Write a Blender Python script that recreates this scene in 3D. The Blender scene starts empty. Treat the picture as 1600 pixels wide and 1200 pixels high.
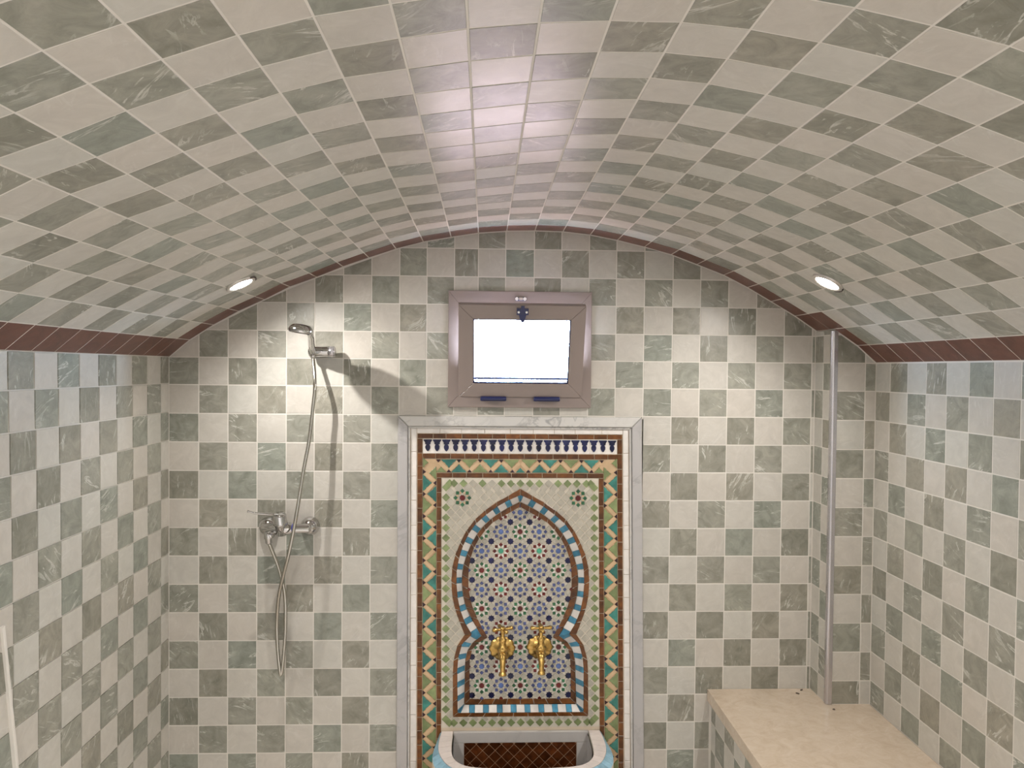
import bpy, bmesh, math, random
from mathutils import Vector, Matrix
from mathutils.geometry import tessellate_polygon
random.seed(7)
S = bpy.context.scene
COL = S.collection
H = 1.6                                   # height of the camera above the floor
D = 2.6231                                # distance from the camera to the back wall
# ------------------------------------------------------------------ camera
cd = bpy.data.cameras.new('camera'); cam = bpy.data.objects.new('camera', cd); COL.objects.link(cam)
R = Matrix(((0.99930294, 0.03628869, -0.00876194), (-0.03610401, 0.99914005, 0.02038786), (0.00949426, -0.02005731, 0.99975375)))
FPX = 1151.8
cam.matrix_world = Matrix(((R[0][0], R[0][2], -R[0][1], 0), (R[1][0], R[1][2], -R[1][1], 0), (R[2][0], R[2][2], -R[2][1], H), (0, 0, 0, 1)))
cd.sensor_fit = 'HORIZONTAL'; cd.sensor_width = 36; cd.lens = FPX / 1600 * 36; cd.clip_start = .02
S.camera = cam
# ------------------------------------------------------------------ world, view, lamps
W = bpy.data.worlds.new('sky'); S.world = W; W.use_nodes = True
bg = W.node_tree.nodes['Background']; bg.inputs[1].default_value = 420
_t = W.node_tree; _c = _t.nodes.new('ShaderNodeTexCoord'); _s = _t.nodes.new('ShaderNodeSeparateXYZ'); _r = _t.nodes.new('ShaderNodeValToRGB')
_m = _t.nodes.new('ShaderNodeMapRange'); _m.inputs[1].default_value = -1; _m.inputs[2].default_value = 1
_t.links.new(_c.outputs['Generated'], _s.inputs[0]); _t.links.new(_s.outputs['Z'], _m.inputs[0]); _t.links.new(_m.outputs[0], _r.inputs[0]); _t.links.new(_r.outputs[0], bg.inputs[0])
_e = _r.color_ramp.elements; _e[0].position = .47; _e[0].color = (.040, .030, .034, 1); _e[1].position = .515; _e[1].color = (.50, .72, 1.0, 1)   # pinkish ground, pale overcast sky
S.view_settings.view_transform = 'Standard'; S.view_settings.look = 'None'
S.view_settings.gamma = 1; S.view_settings.use_curve_mapping = False; S.view_settings.exposure = 0.0
S.cycles.use_denoising = True
S.cycles.max_bounces = 8; S.cycles.diffuse_bounces = 5; S.cycles.glossy_bounces = 4; S.cycles.transmission_bounces = 4
S.cycles.sample_clamp_indirect = 6; S.cycles.caustics_reflective = False; S.cycles.caustics_refractive = False
LAMP_W = 26.5; REAR_W = 60.0; LAMP_C = (1.0, .957, .915); LENS = 30.0

def project(p):
    q = R.transposed() @ (Vector(p) - Vector((0, 0, H)))
    if q.y < .05: return None
    return 800 + FPX * q.x / q.y, 600 - FPX * q.z / q.y, q.y
def in_frame(pts):
    l = [project(p) for p in pts]
    if any(a is None for a in l): return 0
    us = [a[0] for a in l]; vs = [a[1] for a in l]
    if max(us) < 0 or min(us) > 1600 or max(vs) < 0 or min(vs) > 1200: return 0
    a = 0
    for i in range(len(l)):
        j = (i + 1) % len(l); a += l[i][0] * l[j][1] - l[j][0] * l[i][1]
    return abs(a) / 2

# ------------------------------------------------------------------ materials
def mat(name, base=(.8, .8, .8), rough=.5, metal=0, spec=.5, emit=None, estr=0):
    m = bpy.data.materials.new(name); m.use_nodes = True
    b = m.node_tree.nodes['Principled BSDF']
    b.inputs['Base Color'].default_value = (*base, 1); b.inputs['Roughness'].default_value = rough
    b.inputs['Metallic'].default_value = metal; b.inputs['Specular IOR Level'].default_value = spec
    if emit:
        b.inputs['Emission Color'].default_value = (*emit, 1); b.inputs['Emission Strength'].default_value = estr
    return m
class NG:
    def __init__(s, m): s.t = m.node_tree; s.b = s.t.nodes['Principled BSDF']
    def n(s, typ, **kw):
        x = s.t.nodes.new(typ)
        for k, v in kw.items():
            if k.startswith('i_'):
                key = k[2:]; key = int(key) if key.isdigit() else key.replace('_', ' ')
                x.inputs[key].default_value = v
            else: setattr(x, k, v)
        return x
    def l(s, a, b): s.t.links.new(a, b)
    def coords(s, rot=0.0, scale=(1, 1, 1)):
        tc = s.n('ShaderNodeTexCoord'); oi = s.n('ShaderNodeObjectInfo'); ge = s.n('ShaderNodeNewGeometry')
        a = s.n('ShaderNodeMath', operation='MULTIPLY', i_1=37.0); s.l(oi.outputs['Random'], a.inputs[0])
        b = s.n('ShaderNodeMath', operation='MULTIPLY_ADD', i_1=53.0); s.l(ge.outputs['Random Per Island'], b.inputs[0]); s.l(a.outputs[0], b.inputs[2])
        mp = s.n('ShaderNodeMapping'); mp.inputs['Rotation'].default_value = (0, 0, rot); mp.inputs['Scale'].default_value = scale
        s.l(tc.outputs['Object'], mp.inputs[0])
        ad = s.n('ShaderNodeVectorMath', operation='ADD'); s.l(mp.outputs[0], ad.inputs[0]); s.l(b.outputs[0], ad.inputs[1])
        fr = s.n('ShaderNodeMath', operation='FRACT'); s.l(b.outputs[0], fr.inputs[0])
        s.rnd = fr.outputs[0]
        return ad.outputs[0]
def ramp(g, src, stops):
    r = g.n('ShaderNodeValToRGB'); e = r.color_ramp.elements
    while len(e) < len(stops): e.new(.5)
    for i, (p, c) in enumerate(stops): e[i].position = p; e[i].color = (*c, 1)
    g.l(src, r.inputs[0]); return r.outputs[0]
def mix(g, fac, a, b, mode='MIX'):
    m = g.n('ShaderNodeMix', data_type='RGBA', blend_type=mode)
    if isinstance(fac, (int, float)): m.inputs[0].default_value = fac
    else: g.l(fac, m.inputs[0])
    for i, v in ((6, a), (7, b)):
        if isinstance(v, tuple): m.inputs[i].default_value = (*v, 1)
        else: g.l(v, m.inputs[i])
    return m.outputs[2]
def stone_tile(name, c0, c1, c2, vein, vstr, dark, rough, bump=.0010, var=1.0):
    m = mat(name, c1, rough, spec=.5); g = NG(m); v = g.coords()
    n1 = g.n('ShaderNodeTexNoise', i_Scale=20.0, i_Detail=9.0, i_Roughness=.68, i_Distortion=.9); g.l(v, n1.inputs['Vector'])
    base = ramp(g, n1.outputs[0], [(.3, c0), (.52, c1), (.75, c2)])
    # per tile tone
    t = ramp(g, g.rnd, [(0, (.86, .84, .80)), (.3, (1.06, 1.0, .95)), (.55, (.93, .98, .96)), (.8, (1.0, .97, .94)), (1, (1.06, 1.06, 1.02))])
    base = mix(g, var, base, t, 'MULTIPLY')
    # slanting veins
    an = g.n('ShaderNodeMath', operation='MULTIPLY_ADD', i_1=2.6); an.inputs[2].default_value = -.2; g.l(g.rnd, an.inputs[0])
    vr = g.n('ShaderNodeVectorRotate', rotation_type='Z_AXIS'); g.l(v, vr.inputs['Vector']); g.l(an.outputs[0], vr.inputs['Angle'])
    mp = g.n('ShaderNodeMapping'); mp.inputs['Scale'].default_value = (36, 8, 12)
    g.l(vr.outputs[0], mp.inputs[0])
    n2 = g.n('ShaderNodeTexNoise', i_Scale=1.0, i_Detail=5.0, i_Roughness=.6, i_Distortion=2.2); g.l(mp.outputs[0], n2.inputs['Vector'])
    w = ramp(g, n2.outputs[0], [(.57, (0, 0, 0)), (.62, (1, 1, 1)), (.67, (0, 0, 0))])
    n3 = g.n('ShaderNodeTexNoise', i_Scale=9.0, i_Detail=2.0); g.l(v, n3.inputs['Vector'])
    msk = ramp(g, n3.outputs[0], [(.45, (0, 0, 0)), (.62, (1, 1, 1))])
    f = g.n('ShaderNodeMath', operation='MULTIPLY'); g.l(w, f.inputs[0]); g.l(msk, f.inputs[1])
    f2 = g.n('ShaderNodeMath', operation='MULTIPLY', i_1=vstr); g.l(f.outputs[0], f2.inputs[0])
    base = mix(g, f2.outputs[0], base, vein)
    wd = ramp(g, n2.outputs[0], [(.24, (1, 1, 1)), (.34, (0, 0, 0))])
    f3 = g.n('ShaderNodeMath', operation='MULTIPLY', i_1=vstr * .5); g.l(wd, f3.inputs[0])
    base = mix(g, f3.outputs[0], base, dark)
    g.l(base, g.b.inputs['Base Color'])
    bu = g.n('ShaderNodeBump', i_Strength=.35, i_Distance=bump); g.l(n1.outputs[0], bu.inputs['Height']); g.l(bu.outputs[0], g.b.inputs['Normal'])
    rr = g.n('ShaderNodeMapRange'); rr.inputs[3].default_value = rough - .07; rr.inputs[4].default_value = rough + .1
    g.l(n3.outputs[0], rr.inputs[0]); g.l(rr.outputs[0], g.b.inputs['Roughness'])
    return m
def glazed(name, c, rough=.22, var=.25, bump=.0004):
    m = mat(name, c, rough, spec=.35); g = NG(m); v = g.coords()
    n1 = g.n('ShaderNodeTexNoise', i_Scale=45.0, i_Detail=3.0); g.l(v, n1.inputs['Vector'])
    a = tuple(x * (1 - var) for x in c); b = tuple(min(1, x * (1 + var)) for x in c)
    t1 = ramp(g, n1.outputs[0], [(.3, a), (.7, b)])
    t2 = ramp(g, g.rnd, [(0, (1 - var,) * 3), (1, (1 + var * .6,) * 3)])
    g.l(mix(g, 1.0, t1, t2, 'MULTIPLY'), g.b.inputs['Base Color'])
    bu = g.n('ShaderNodeBump', i_Strength=.3, i_Distance=bump); g.l(n1.outputs[0], bu.inputs['Height']); g.l(bu.outputs[0], g.b.inputs['Normal'])
    return m
M = {}
M['light'] = stone_tile('pale_stone_tile', (.48, .457, .415), (.525, .50, .455), (.575, .55, .505), (.65, .63, .585), .4, (.41, .385, .34), .36, var=.4)
M['dark'] = stone_tile('green_stone_tile', (.195, .200, .168), (.285, .286, .248), (.375, .367, .322), (.58, .57, .52), 1.0, (.115, .115, .095), .34)
M['grout'] = mat('grout', (.68, .645, .59), .8)
M['brown_band'] = stone_tile('maroon_border_tile', (.085, .032, .022), (.125, .047, .032), (.16, .065, .045), (.24, .12, .09), .35, (.06, .025, .018), .30)
M['bench'] = stone_tile('bench_stone', (.55, .42, .32), (.62, .49, .39), (.67, .55, .45), (.72, .62, .53), .3, (.5, .37, .28), .14, .0002)
M['floor_stone'] = stone_tile('rosy_white_floor_stone', (.70, .64, .60), (.76, .70, .66), (.80, .75, .71), (.85, .8, .78), .3, (.6, .52, .48), .3, .0002)  # unseen floor, made pale and rosy to bounce light onto the vault
M['brick'] = glazed('terracotta_zellige', (.135, .048, .011), .27, .4)
M['white'] = glazed('white_zellige', (.74, .70, .66), .16, .06)
M['rosy_white'] = glazed('rosy_white_zellige', (.72, .64, .60), .2, .05)
M['blue'] = glazed('turquoise_blue_zellige', (.085, .27, .40), .16, .25)
M['pale_blue'] = glazed('pale_blue_zellige', (.28, .47, .58), .2, .15)
M['navy'] = glazed('navy_zellige', (.007, .009, .055), .2, .5)
M['green'] = glazed('sage_green_zellige', (.21, .26, .115), .25, .2)
M['teal'] = glazed('teal_zellige', (.045, .20, .165), .2, .3)
M['orange'] = glazed('apricot_zellige', (.58, .41, .245), .3, .08)
M['plum'] = glazed('plum_zellige', (.028, .009, .014), .25, .25)
M['beige'] = glazed('beige_zellige', (.43, .40, .335), .3, .1)
M['red'] = glazed('dark_red_zellige', (.115, .012, .010), .2, .3)
M['leaf'] = glazed('leaf_green_zellige', (.03, .125, .055), .2, .3)
M['jade'] = glazed('jade_zellige', (.06, .33, .21), .2, .15)
M['cobalt'] = glazed('cobalt_zellige', (.085, .135, .33), .22, .3)
M['slate_blue'] = glazed('slate_blue_zellige', (.07, .085, .20), .22, .3)
M['chocolate'] = glazed('chocolate_zellige', (.085, .024, .007), .16, .45)
M['mosaic_grout'] = mat('mosaic_grout', (.66, .55, .42), .8)
M['brown_grout'] = mat('brown_grout', (.40, .24, .14), .8)
M['pale_grout'] = mat('pale_mosaic_grout', (.62, .57, .48), .8)
M['white_grout'] = mat('white_joint', (.72, .70, .66), .7)
M['far_plaster'] = mat('pale_plaster', (.76, .71, .68), .7)  # unseen end wall, made pale to bounce light back into the room
M['plaster'] = mat('plaster', (.55, .52, .46), .8)
def marble(name, c, vein, sc=10):
    m = mat(name, c, .28); g = NG(m); v = g.coords()
    n = g.n('ShaderNodeTexNoise', i_Scale=sc, i_Detail=7.0, i_Roughness=.6, i_Distortion=1.6); g.l(v, n.inputs['Vector'])
    w = ramp(g, n.outputs[0], [(.40, (0, 0, 0)), (.47, (1, 1, 1)), (.52, (0, 0, 0))])
    n2 = g.n('ShaderNodeTexNoise', i_Scale=5.0, i_Detail=2.0); g.l(v, n2.inputs['Vector'])
    k = ramp(g, n2.outputs[0], [(.42, (0, 0, 0)), (.65, (.75, .75, .75))])
    f = g.n('ShaderNodeMath', operation='MULTIPLY'); g.l(w, f.inputs[0]); g.l(k, f.inputs[1])
    g.l(mix(g, f.outputs[0], c, vein), g.b.inputs['Base Color']); return m
M['marble'] = marble('white_marble', (.58, .565, .54), (.22, .22, .22))
M['basin_stone'] = marble('basin_stone', (.50, .475, .455), (.38, .36, .35), 6)
M['marble_grey'] = marble('grey_marble', (.44, .425, .42), (.30, .29, .29), 6)
M['chrome'] = mat('chrome', (.58, .57, .56), .07, 1)
M['hose'] = mat('ribbed_chrome', (.50, .48, .43), .16, 1)
M['satin'] = mat('satin_trim_metal', (.52, .50, .51), .2, .75)
M['dark_chrome'] = mat('shower_face', (.10, .08, .07), .4, .4)
M['blue_mark'] = mat('blue_mark', (.03, .04, .30), .3)
M['blackblue'] = mat('dark_blue_fitting', (.015, .02, .085), .35)
M['screw'] = mat('screw_glint_white', (.9, .9, .88), .3)  # metal heads coloured plain white to stand in for their glints
def brushed(name, c, rough, metal):
    m = mat(name, c, rough, metal); g = NG(m); v = g.coords()
    n = g.n('ShaderNodeTexNoise', i_Scale=60.0, i_Detail=3.0); g.l(v, n.inputs['Vector'])
    bu = g.n('ShaderNodeBump', i_Strength=.25, i_Distance=.0006); g.l(n.outputs[0], bu.inputs['Height']); g.l(bu.outputs[0], g.b.inputs['Normal'])
    return m
M['brass'] = brushed('brass', (.62, .40, .13), .24, 1)
M['alu'] = brushed('taupe_painted_aluminium', (.25, .20, .18), .34, 0)
M['lens'] = mat('lamp_lens', (.9, .9, .9), .4, emit=(1, .95, .86), estr=LENS)
M['lamp_trim'] = mat('lamp_trim', (.62, .58, .54), .3, .6)
M['clip'] = mat('lamp_spring_clip', (.05, .03, .02), .5)
M['crumb'] = mat('dried_mortar', (.10, .08, .06), .9)
def glass():
    m = bpy.data.materials.new('clear_glass'); m.use_nodes = True; t = m.node_tree; t.nodes.clear()
    o = t.nodes.new('ShaderNodeOutputMaterial'); mx = t.nodes.new('ShaderNodeMixShader'); a = t.nodes.new('ShaderNodeBsdfTransparent')
    gl = t.nodes.new('ShaderNodeBsdfGlossy'); gl.inputs['Roughness'].default_value = .02; fr = t.nodes.new('ShaderNodeFresnel'); fr.inputs[0].default_value = 1.45
    a.inputs[0].default_value = (.93, .96, .97, 1)
    t.links.new(fr.outputs[0], mx.inputs[0]); t.links.new(a.outputs[0], mx.inputs[1]); t.links.new(gl.outputs[0], mx.inputs[2]); t.links.new(mx.outputs[0], o.inputs[0])
    return m
M['glass'] = glass()
def checker_far():
    m = mat('far_tiling', (.4, .38, .32), .32); g = NG(m)
    tc = g.n('ShaderNodeTexCoord'); mp = g.n('ShaderNodeMapping'); mp.inputs['Scale'].default_value = (10, 10, 10); g.l(tc.outputs['Object'], mp.inputs[0])
    c = g.n('ShaderNodeTexChecker', i_Scale=1.0); c.inputs[1].default_value = (.52, .485, .42, 1); c.inputs[2].default_value = (.25, .25, .2, 1)
    g.l(mp.outputs[0], c.inputs[0]); g.l(c.outputs[0], g.b.inputs['Base Color']); return m
M['far'] = checker_far()

# ------------------------------------------------------------------ object helpers
def world_of(o):
    return o.matrix_basis.copy() if o.parent is None else world_of(o.parent) @ o.matrix_parent_inverse @ o.matrix_basis
def link(name, data, parent=None):
    o = bpy.data.objects.new(name, data); COL.objects.link(o)
    if parent is not None:
        o.parent = parent; o.matrix_parent_inverse = world_of(parent).inverted()
    return o
def tag(o, label=None, cat=None, group=None, kind=None):
    if label: o['label'] = label
    if cat: o['category'] = cat
    if group: o['group'] = group
    if kind: o['kind'] = kind
    return o
def empty(name, loc, **kw):
    o = bpy.data.objects.new(name, None); COL.objects.link(o); o.location = loc; o.empty_display_size = .05
    return tag(o, **kw)
def mesh_of(bm, m, smooth=False):
    me = bpy.data.meshes.new('m'); bm.to_mesh(me); bm.free()
    for x in (m if isinstance(m, (list, tuple)) else [m]): me.materials.append(x)
    if smooth:
        for p in me.polygons: p.use_smooth = True
    return me
def obj(name, bm, m, parent=None, smooth=False, **kw):
    o = link(name, mesh_of(bm, m, smooth), parent); return tag(o, **kw)
class Frame:
    def __init__(s, o, u, v):
        s.o = Vector(o); s.u = Vector(u).normalized(); s.n = s.u.cross(Vector(v)).normalized(); s.v = s.n.cross(s.u)
    def at(s, a, b, c=0): return s.o + s.u * a + s.v * b + s.n * c
    def mw(s, a, b, c=0):
        p = s.at(a, b, c); m = Matrix.Identity(4)
        for i in range(3): m[i][0] = s.u[i]; m[i][1] = s.v[i]; m[i][2] = s.n[i]; m[i][3] = p[i]
        return m
def area(p): return sum(p[i][0] * p[(i + 1) % len(p)][1] - p[(i + 1) % len(p)][0] * p[i][1] for i in range(len(p))) / 2
def clean(p):
    q = []
    for a in p:
        if not q or math.hypot(a[0] - q[-1][0], a[1] - q[-1][1]) > 5e-4: q.append(a)
    while len(q) > 2 and math.hypot(q[0][0] - q[-1][0], q[0][1] - q[-1][1]) <= 5e-4: q.pop()
    return q
def inset(p, d):
    n = len(p); out = []
    for i in range(n):
        a, b, c = p[i - 1], p[i], p[(i + 1) % n]
        e1 = Vector((b[0] - a[0], b[1] - a[1])); e2 = Vector((c[0] - b[0], c[1] - b[1]))
        if e1.length < 1e-7 or e2.length < 1e-7: out.append(b); continue
        e1.normalize(); e2.normalize()
        n1 = Vector((-e1.y, e1.x)); n2 = Vector((-e2.y, e2.x)); k = n1 + n2; q = 1 + n1.dot(n2)
        k = k / max(q, .35)
        out.append((b[0] + k.x * d, b[1] + k.y * d))
    return out
def add_piece(bm, p, t, bev, conv=None):
    """prism with a bevelled face: p is the 2D outline (ccw), face at n = 0, back at n = -t"""
    f = conv or (lambda a, b, c: (a, b, c)); n = len(p)
    q = inset(p, bev) if bev else p
    r0 = [bm.verts.new(f(a, b, -t)) for a, b in p]
    r1 = [bm.verts.new(f(a, b, -bev * .7)) for a, b in p] if bev else None
    r2 = [bm.verts.new(f(a, b, 0)) for a, b in q]
    rings = [r0, r1, r2] if bev else [r0, r2]
    for k in range(len(rings) - 1):
        for i in range(n):
            j = (i + 1) % n; bm.faces.new((rings[k][i], rings[k][j], rings[k + 1][j], rings[k + 1][i]))
    bm.faces.new(r2)
CACHE = {}
def piece(name, fr, p, m, parent, t=.006, gap=.0018, bev=.0006, n=0.0, tilt=0.0):
    """one tile as an object of its own; alike tiles share their mesh"""
    p = clean(p)
    if len(p) < 3: return None
    if area(p) < 0: p = p[::-1]
    if gap: p = inset(p, gap)
    if area(p) < 2e-6: return None
    cx = sum(a for a, b in p) / len(p); cy = sum(b for a, b in p) / len(p)
    loc = [(round(a - cx, 4), round(b - cy, 4)) for a, b in p]
    key = (tuple(loc), m.name, t, bev)
    me = CACHE.get(key)
    if me is None:
        bm = bmesh.new(); add_piece(bm, loc, t, bev); me = mesh_of(bm, m); CACHE[key] = me
    o = link(name, me, parent)
    mw = fr.mw(cx, cy, n)
    if tilt: mw = mw @ Matrix.Rotation(random.uniform(-tilt, tilt), 4, 'X') @ Matrix.Rotation(random.uniform(-tilt, tilt), 4, 'Y')
    o.matrix_basis = mw
    return o
def joined(name, items, m, parent, t=.006, gap=.0018, bev=.0006, kind='stuff'):
    """items: (frame, polygon, n) joined in one part"""
    bm = bmesh.new()
    for fr, p, n in items:
        p = clean(p)
        if len(p) < 3: continue
        if area(p) < 0: p = p[::-1]
        if gap: p = inset(p, gap)
        if area(p) < 2e-6: continue
        add_piece(bm, p, t, bev, lambda a, b, c, fr=fr, n=n: fr.at(a, b, c + n))
    return obj(name, bm, m, parent, kind=kind)
def clip(p, a, b, c):
    """keep the part of p with a*x + b*y <= c"""
    out = []
    for i in range(len(p)):
        P, Q = p[i - 1], p[i]; dp = a * P[0] + b * P[1] - c; dq = a * Q[0] + b * Q[1] - c
        if (dp <= 0) != (dq <= 0):
            t = dp / (dp - dq); out.append((P[0] + (Q[0] - P[0]) * t, P[1] + (Q[1] - P[1]) * t))
        if dq <= 0: out.append(Q)
    return out
def rect(x0, x1, y0, y1): return [(x0, y0), (x1, y0), (x1, y1), (x0, y1)]
def minus(r, h):
    """rectangle r less rectangle h, as a list of outlines"""
    x0, x1, y0, y1 = r; a0, a1, b0, b1 = max(h[0], x0), min(h[1], x1), max(h[2], y0), min(h[3], y1)
    e = .004
    if a0 >= a1 - e or b0 >= b1 - e: return [rect(*r)]
    L, Rr, B, T = a0 > x0 + e, a1 < x1 - e, b0 > y0 + e, b1 < y1 - e
    k = (L, Rr, B, T)
    if not any(k): return []
    if k == (1, 0, 0, 1): return [[(x0, y0), (a0, y0), (a0, b1), (x1, b1), (x1, y1), (x0, y1)]]
    if k == (0, 1, 0, 1): return [[(a1, y0), (x1, y0), (x1, y1), (x0, y1), (x0, b1), (a1, b1)]]
    if k == (1, 0, 1, 0): return [[(x0, y0), (x1, y0), (x1, b0), (a0, b0), (a0, y1), (x0, y1)]]
    if k == (0, 1, 1, 0): return [[(x0, y0), (x1, y0), (x1, y1), (a1, y1), (a1, b0), (x0, b0)]]
    out = []
    if L: out.append(rect(x0, a0, y0, y1))
    if Rr: out.append(rect(a1, x1, y0, y1))
    if B: out.append(rect(a0, a1, y0, b0))
    if T: out.append(rect(a0, a1, b1, y1))
    return out
def add_box(bm, x0, x1, y0, y1, z0, z1, mtx=None):
    v = [bm.verts.new((mtx @ Vector(c)) if mtx else c) for c in [(x, y, z) for x in (x0, x1) for y in (y0, y1) for z in (z0, z1)]]
    for f in ((0, 1, 3, 2), (4, 6, 7, 5), (0, 4, 5, 1), (2, 3, 7, 6), (0, 2, 6, 4), (1, 5, 7, 3)): bm.faces.new([v[i] for i in f])
def boxes(l, mtx=None):
    bm = bmesh.new()
    for b in l: add_box(bm, *b, mtx=mtx)
    return bm
def bev_boxes(l, b=.003, seg=2, mtx=None):
    bm = boxes(l, mtx); bmesh.ops.bevel(bm, geom=bm.edges[:], offset=b, segments=seg, affect='EDGES', profile=.7); return bm
def basis(d):
    d = Vector(d).normalized(); a = Vector((0, 0, 1)) if abs(d.z) < .9 else Vector((1, 0, 0)); x = d.cross(a).normalized(); return x, d.cross(x), d
def lathe(bm, prof, base, axis, seg=24, cap=True, squash=1.0):
    """prof: list of (distance along the axis, radius)"""
    x, y, d = basis(axis); base = Vector(base); rings = []
    for h, r in prof:
        rings.append([bm.verts.new(base + d * h + (x * math.cos(2 * math.pi * i / seg) + y * math.sin(2 * math.pi * i / seg) * squash) * r) for i in range(seg)])
    for a, b in zip(rings, rings[1:]):
        for i in range(seg): bm.faces.new((a[i], a[(i + 1) % seg], b[(i + 1) % seg], b[i]))
    if cap:
        bm.faces.new(rings[0][::-1]); bm.faces.new(rings[-1])
    bmesh.ops.recalc_face_normals(bm, faces=bm.faces[:])
def cat(pts, n):
    """Catmull-Rom through pts, n points per span"""
    P = [Vector(p) for p in pts]; P = [P[0] * 2 - P[1]] + P + [P[-1] * 2 - P[-2]]; out = []
    for i in range(1, len(P) - 2):
        for k in range(n):
            t = k / n; a, b, c, d = P[i - 1:i + 3]
            out.append(.5 * ((2 * b) + (c - a) * t + (2 * a - 5 * b + 4 * c - d) * t * t + (3 * b - a - 3 * c + d) * t ** 3))
    return out + [P[-2]]
def tube(bm, pts, rad, seg=12, cap=True):
    """pts: vectors; rad: number or function of the point index"""
    rings = []; px = None
    for i, p in enumerate(pts):
        d = (pts[min(i + 1, len(pts) - 1)] - pts[max(i - 1, 0)]).normalized()
        if px is None: px, _, _ = basis(d)
        x = (px - d * px.dot(d)).normalized(); px = x; y = d.cross(x); r = rad(i) if callable(rad) else rad
        rings.append([bm.verts.new(p + (x * math.cos(2 * math.pi * k / seg) + y * math.sin(2 * math.pi * k / seg)) * r) for k in range(seg)])
    for a, b in zip(rings, rings[1:]):
        for k in range(seg): bm.faces.new((a[k], a[(k + 1) % seg], b[(k + 1) % seg], b[k]))
    if cap: bm.faces.new(rings[0][::-1]); bm.faces.new(rings[-1])
    bmesh.ops.recalc_face_normals(bm, faces=bm.faces[:])
def resample(pts, step):
    out = [pts[0].copy()]; acc = 0
    for a, b in zip(pts, pts[1:]):
        L = (b - a).length; s = step - acc
        while s <= L and L > 0: out.append(a.lerp(b, s / L)); s += step
        acc = (acc + L) % step
    return out

# ------------------------------------------------------------------ room measures (x across, y depth, z up; z given from camera height)
XL, XR, YF = -1.1075, 1.3450, -1.6
XC, DC, ZB, XB = 1.1911, 2.4922, -1.1522, .8139      # boxed pillar corner, its front, bench top, bench edge
J = [(-1.1075, .032), (-1.0373, .0921), (-.9547, .1457), (-.8674, .1944), (-.7787, .2363), (-.6899, .2824), (-.5967, .3173), (-.5048, .3557), (-.4139, .3885), (-.3189, .4214), (-.2232, .4477), (-.1255, .4661), (-.0289, .4823), (.0719, .4907), (.1719, .4935), (.2723, .4917), (.3695, .482), (.4672, .4642), (.5652, .4418), (.6623, .416), (.7553, .3819), (.8528, .3456), (.9404, .3021), (1.0273, .2527), (1.1156, .2016), (1.1955, .148), (1.2783, .0925), (1.345, .0337)]
def vz(x):
    for a, b in zip(J, J[1:]):
        if a[0] <= x <= b[0]: return a[1] + (b[1] - a[1]) * (x - a[0]) / (b[0] - a[0])
    return .03
def split(items, parent, mats, kind_name='tile', cap=290, **kw):
    """items: (area seen, frame, outline, n, material key); the largest in view become objects, the rest one joined part per material"""
    seen = sorted([i for i in items if i[0] > 0], key=lambda i: -i[0]); pick = seen[:cap]; rest = seen[cap:] + [i for i in items if i[0] <= 0]
    for a, fr, p, n, k in pick: piece(kind_name, fr, p, M[k], parent, n=n, tilt=.0035, **kw)
    for k in sorted({i[4] for i in rest}):
        joined({'light': 'pale_tiling', 'dark': 'green_tiling', 'brown_band': 'border_tiling'}[k], [(i[1], i[2], i[3]) for i in rest if i[4] == k], M[k], parent, **kw)

# ---- back wall
HZ = lambda z: z + H
T = D + .078; GR = .0008
wb = obj('wall_back', boxes([(XL - .2, -.30, D + GR, T, 0, HZ(.75)), (.57, XR + .2, D + GR, T, 0, HZ(.75)), (-.30, .57, D + .06, T, 0, HZ(-.175)),
                         (-.30, -.085, D + GR, T, HZ(-.175), HZ(.75)), (.325, .57, D + GR, T, HZ(-.175), HZ(.75)),
                         (-.085, .325, D + GR, T, HZ(.215), HZ(.75)), (-.085, .325, D + GR, T, HZ(-.175), HZ(-.085))]), M['grout'], kind='structure')
tag(wb, 'back wall of pale and sage checkered stone tiles under the vault', 'wall')
FB = Frame((0, D, H), (1, 0, 0), (0, 0, 1))
CX = [XL, -1.0038, -.9025, -.801, -.7, -.602, -.5016, -.4032, -.305, -.209, -.1121, -.028, .0687, .1704, .268, .3668, .465, .5662, .6688, .7691, .871, .9733, 1.0758, 1.1786, XC]
CZ = [.524, .4255, .326, .2274, .1286, .032, -.0645] + [-.0645 - .1006 * k for k in range(1, 16)]
def arch_clip(p):
    for a, b in zip(J, J[1:]):
        dx, dz = b[0] - a[0], b[1] - a[1]
        p = clip(p, -dz, dx, -dz * a[0] + dx * (a[1] - .002))
        if len(p) < 3: return []
    return p
it = []
for r in range(len(CZ) - 1):
    for c in range(len(CX) - 1):
        z1, z0 = CZ[r], max(CZ[r + 1], -H)
        if z1 <= -H + .01: continue
        for p in minus((CX[c], CX[c + 1], z0, z1), (-.115, .36, -.12, .26)):
            q = [p]
            if z0 < -.17: q = minus((CX[c], CX[c + 1], z0, z1), (-.285, .552, -2, -.185))
            if z0 < ZB: q = [w for x in q for w in (minus((CX[c], CX[c + 1], z0, z1), (XB + .01, 2, -2, ZB - .01)) if CX[c + 1] > .7 else [x])]
            for w in q:
                w = arch_clip(w)
                if len(w) >= 3 and area(w) > 1e-4:
                    it.append((in_frame([FB.at(*a) for a in w]), FB, w, 0, 'dark' if (r - 5 + c) % 2 == 0 else 'light'))
split(it, wb, M)

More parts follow.
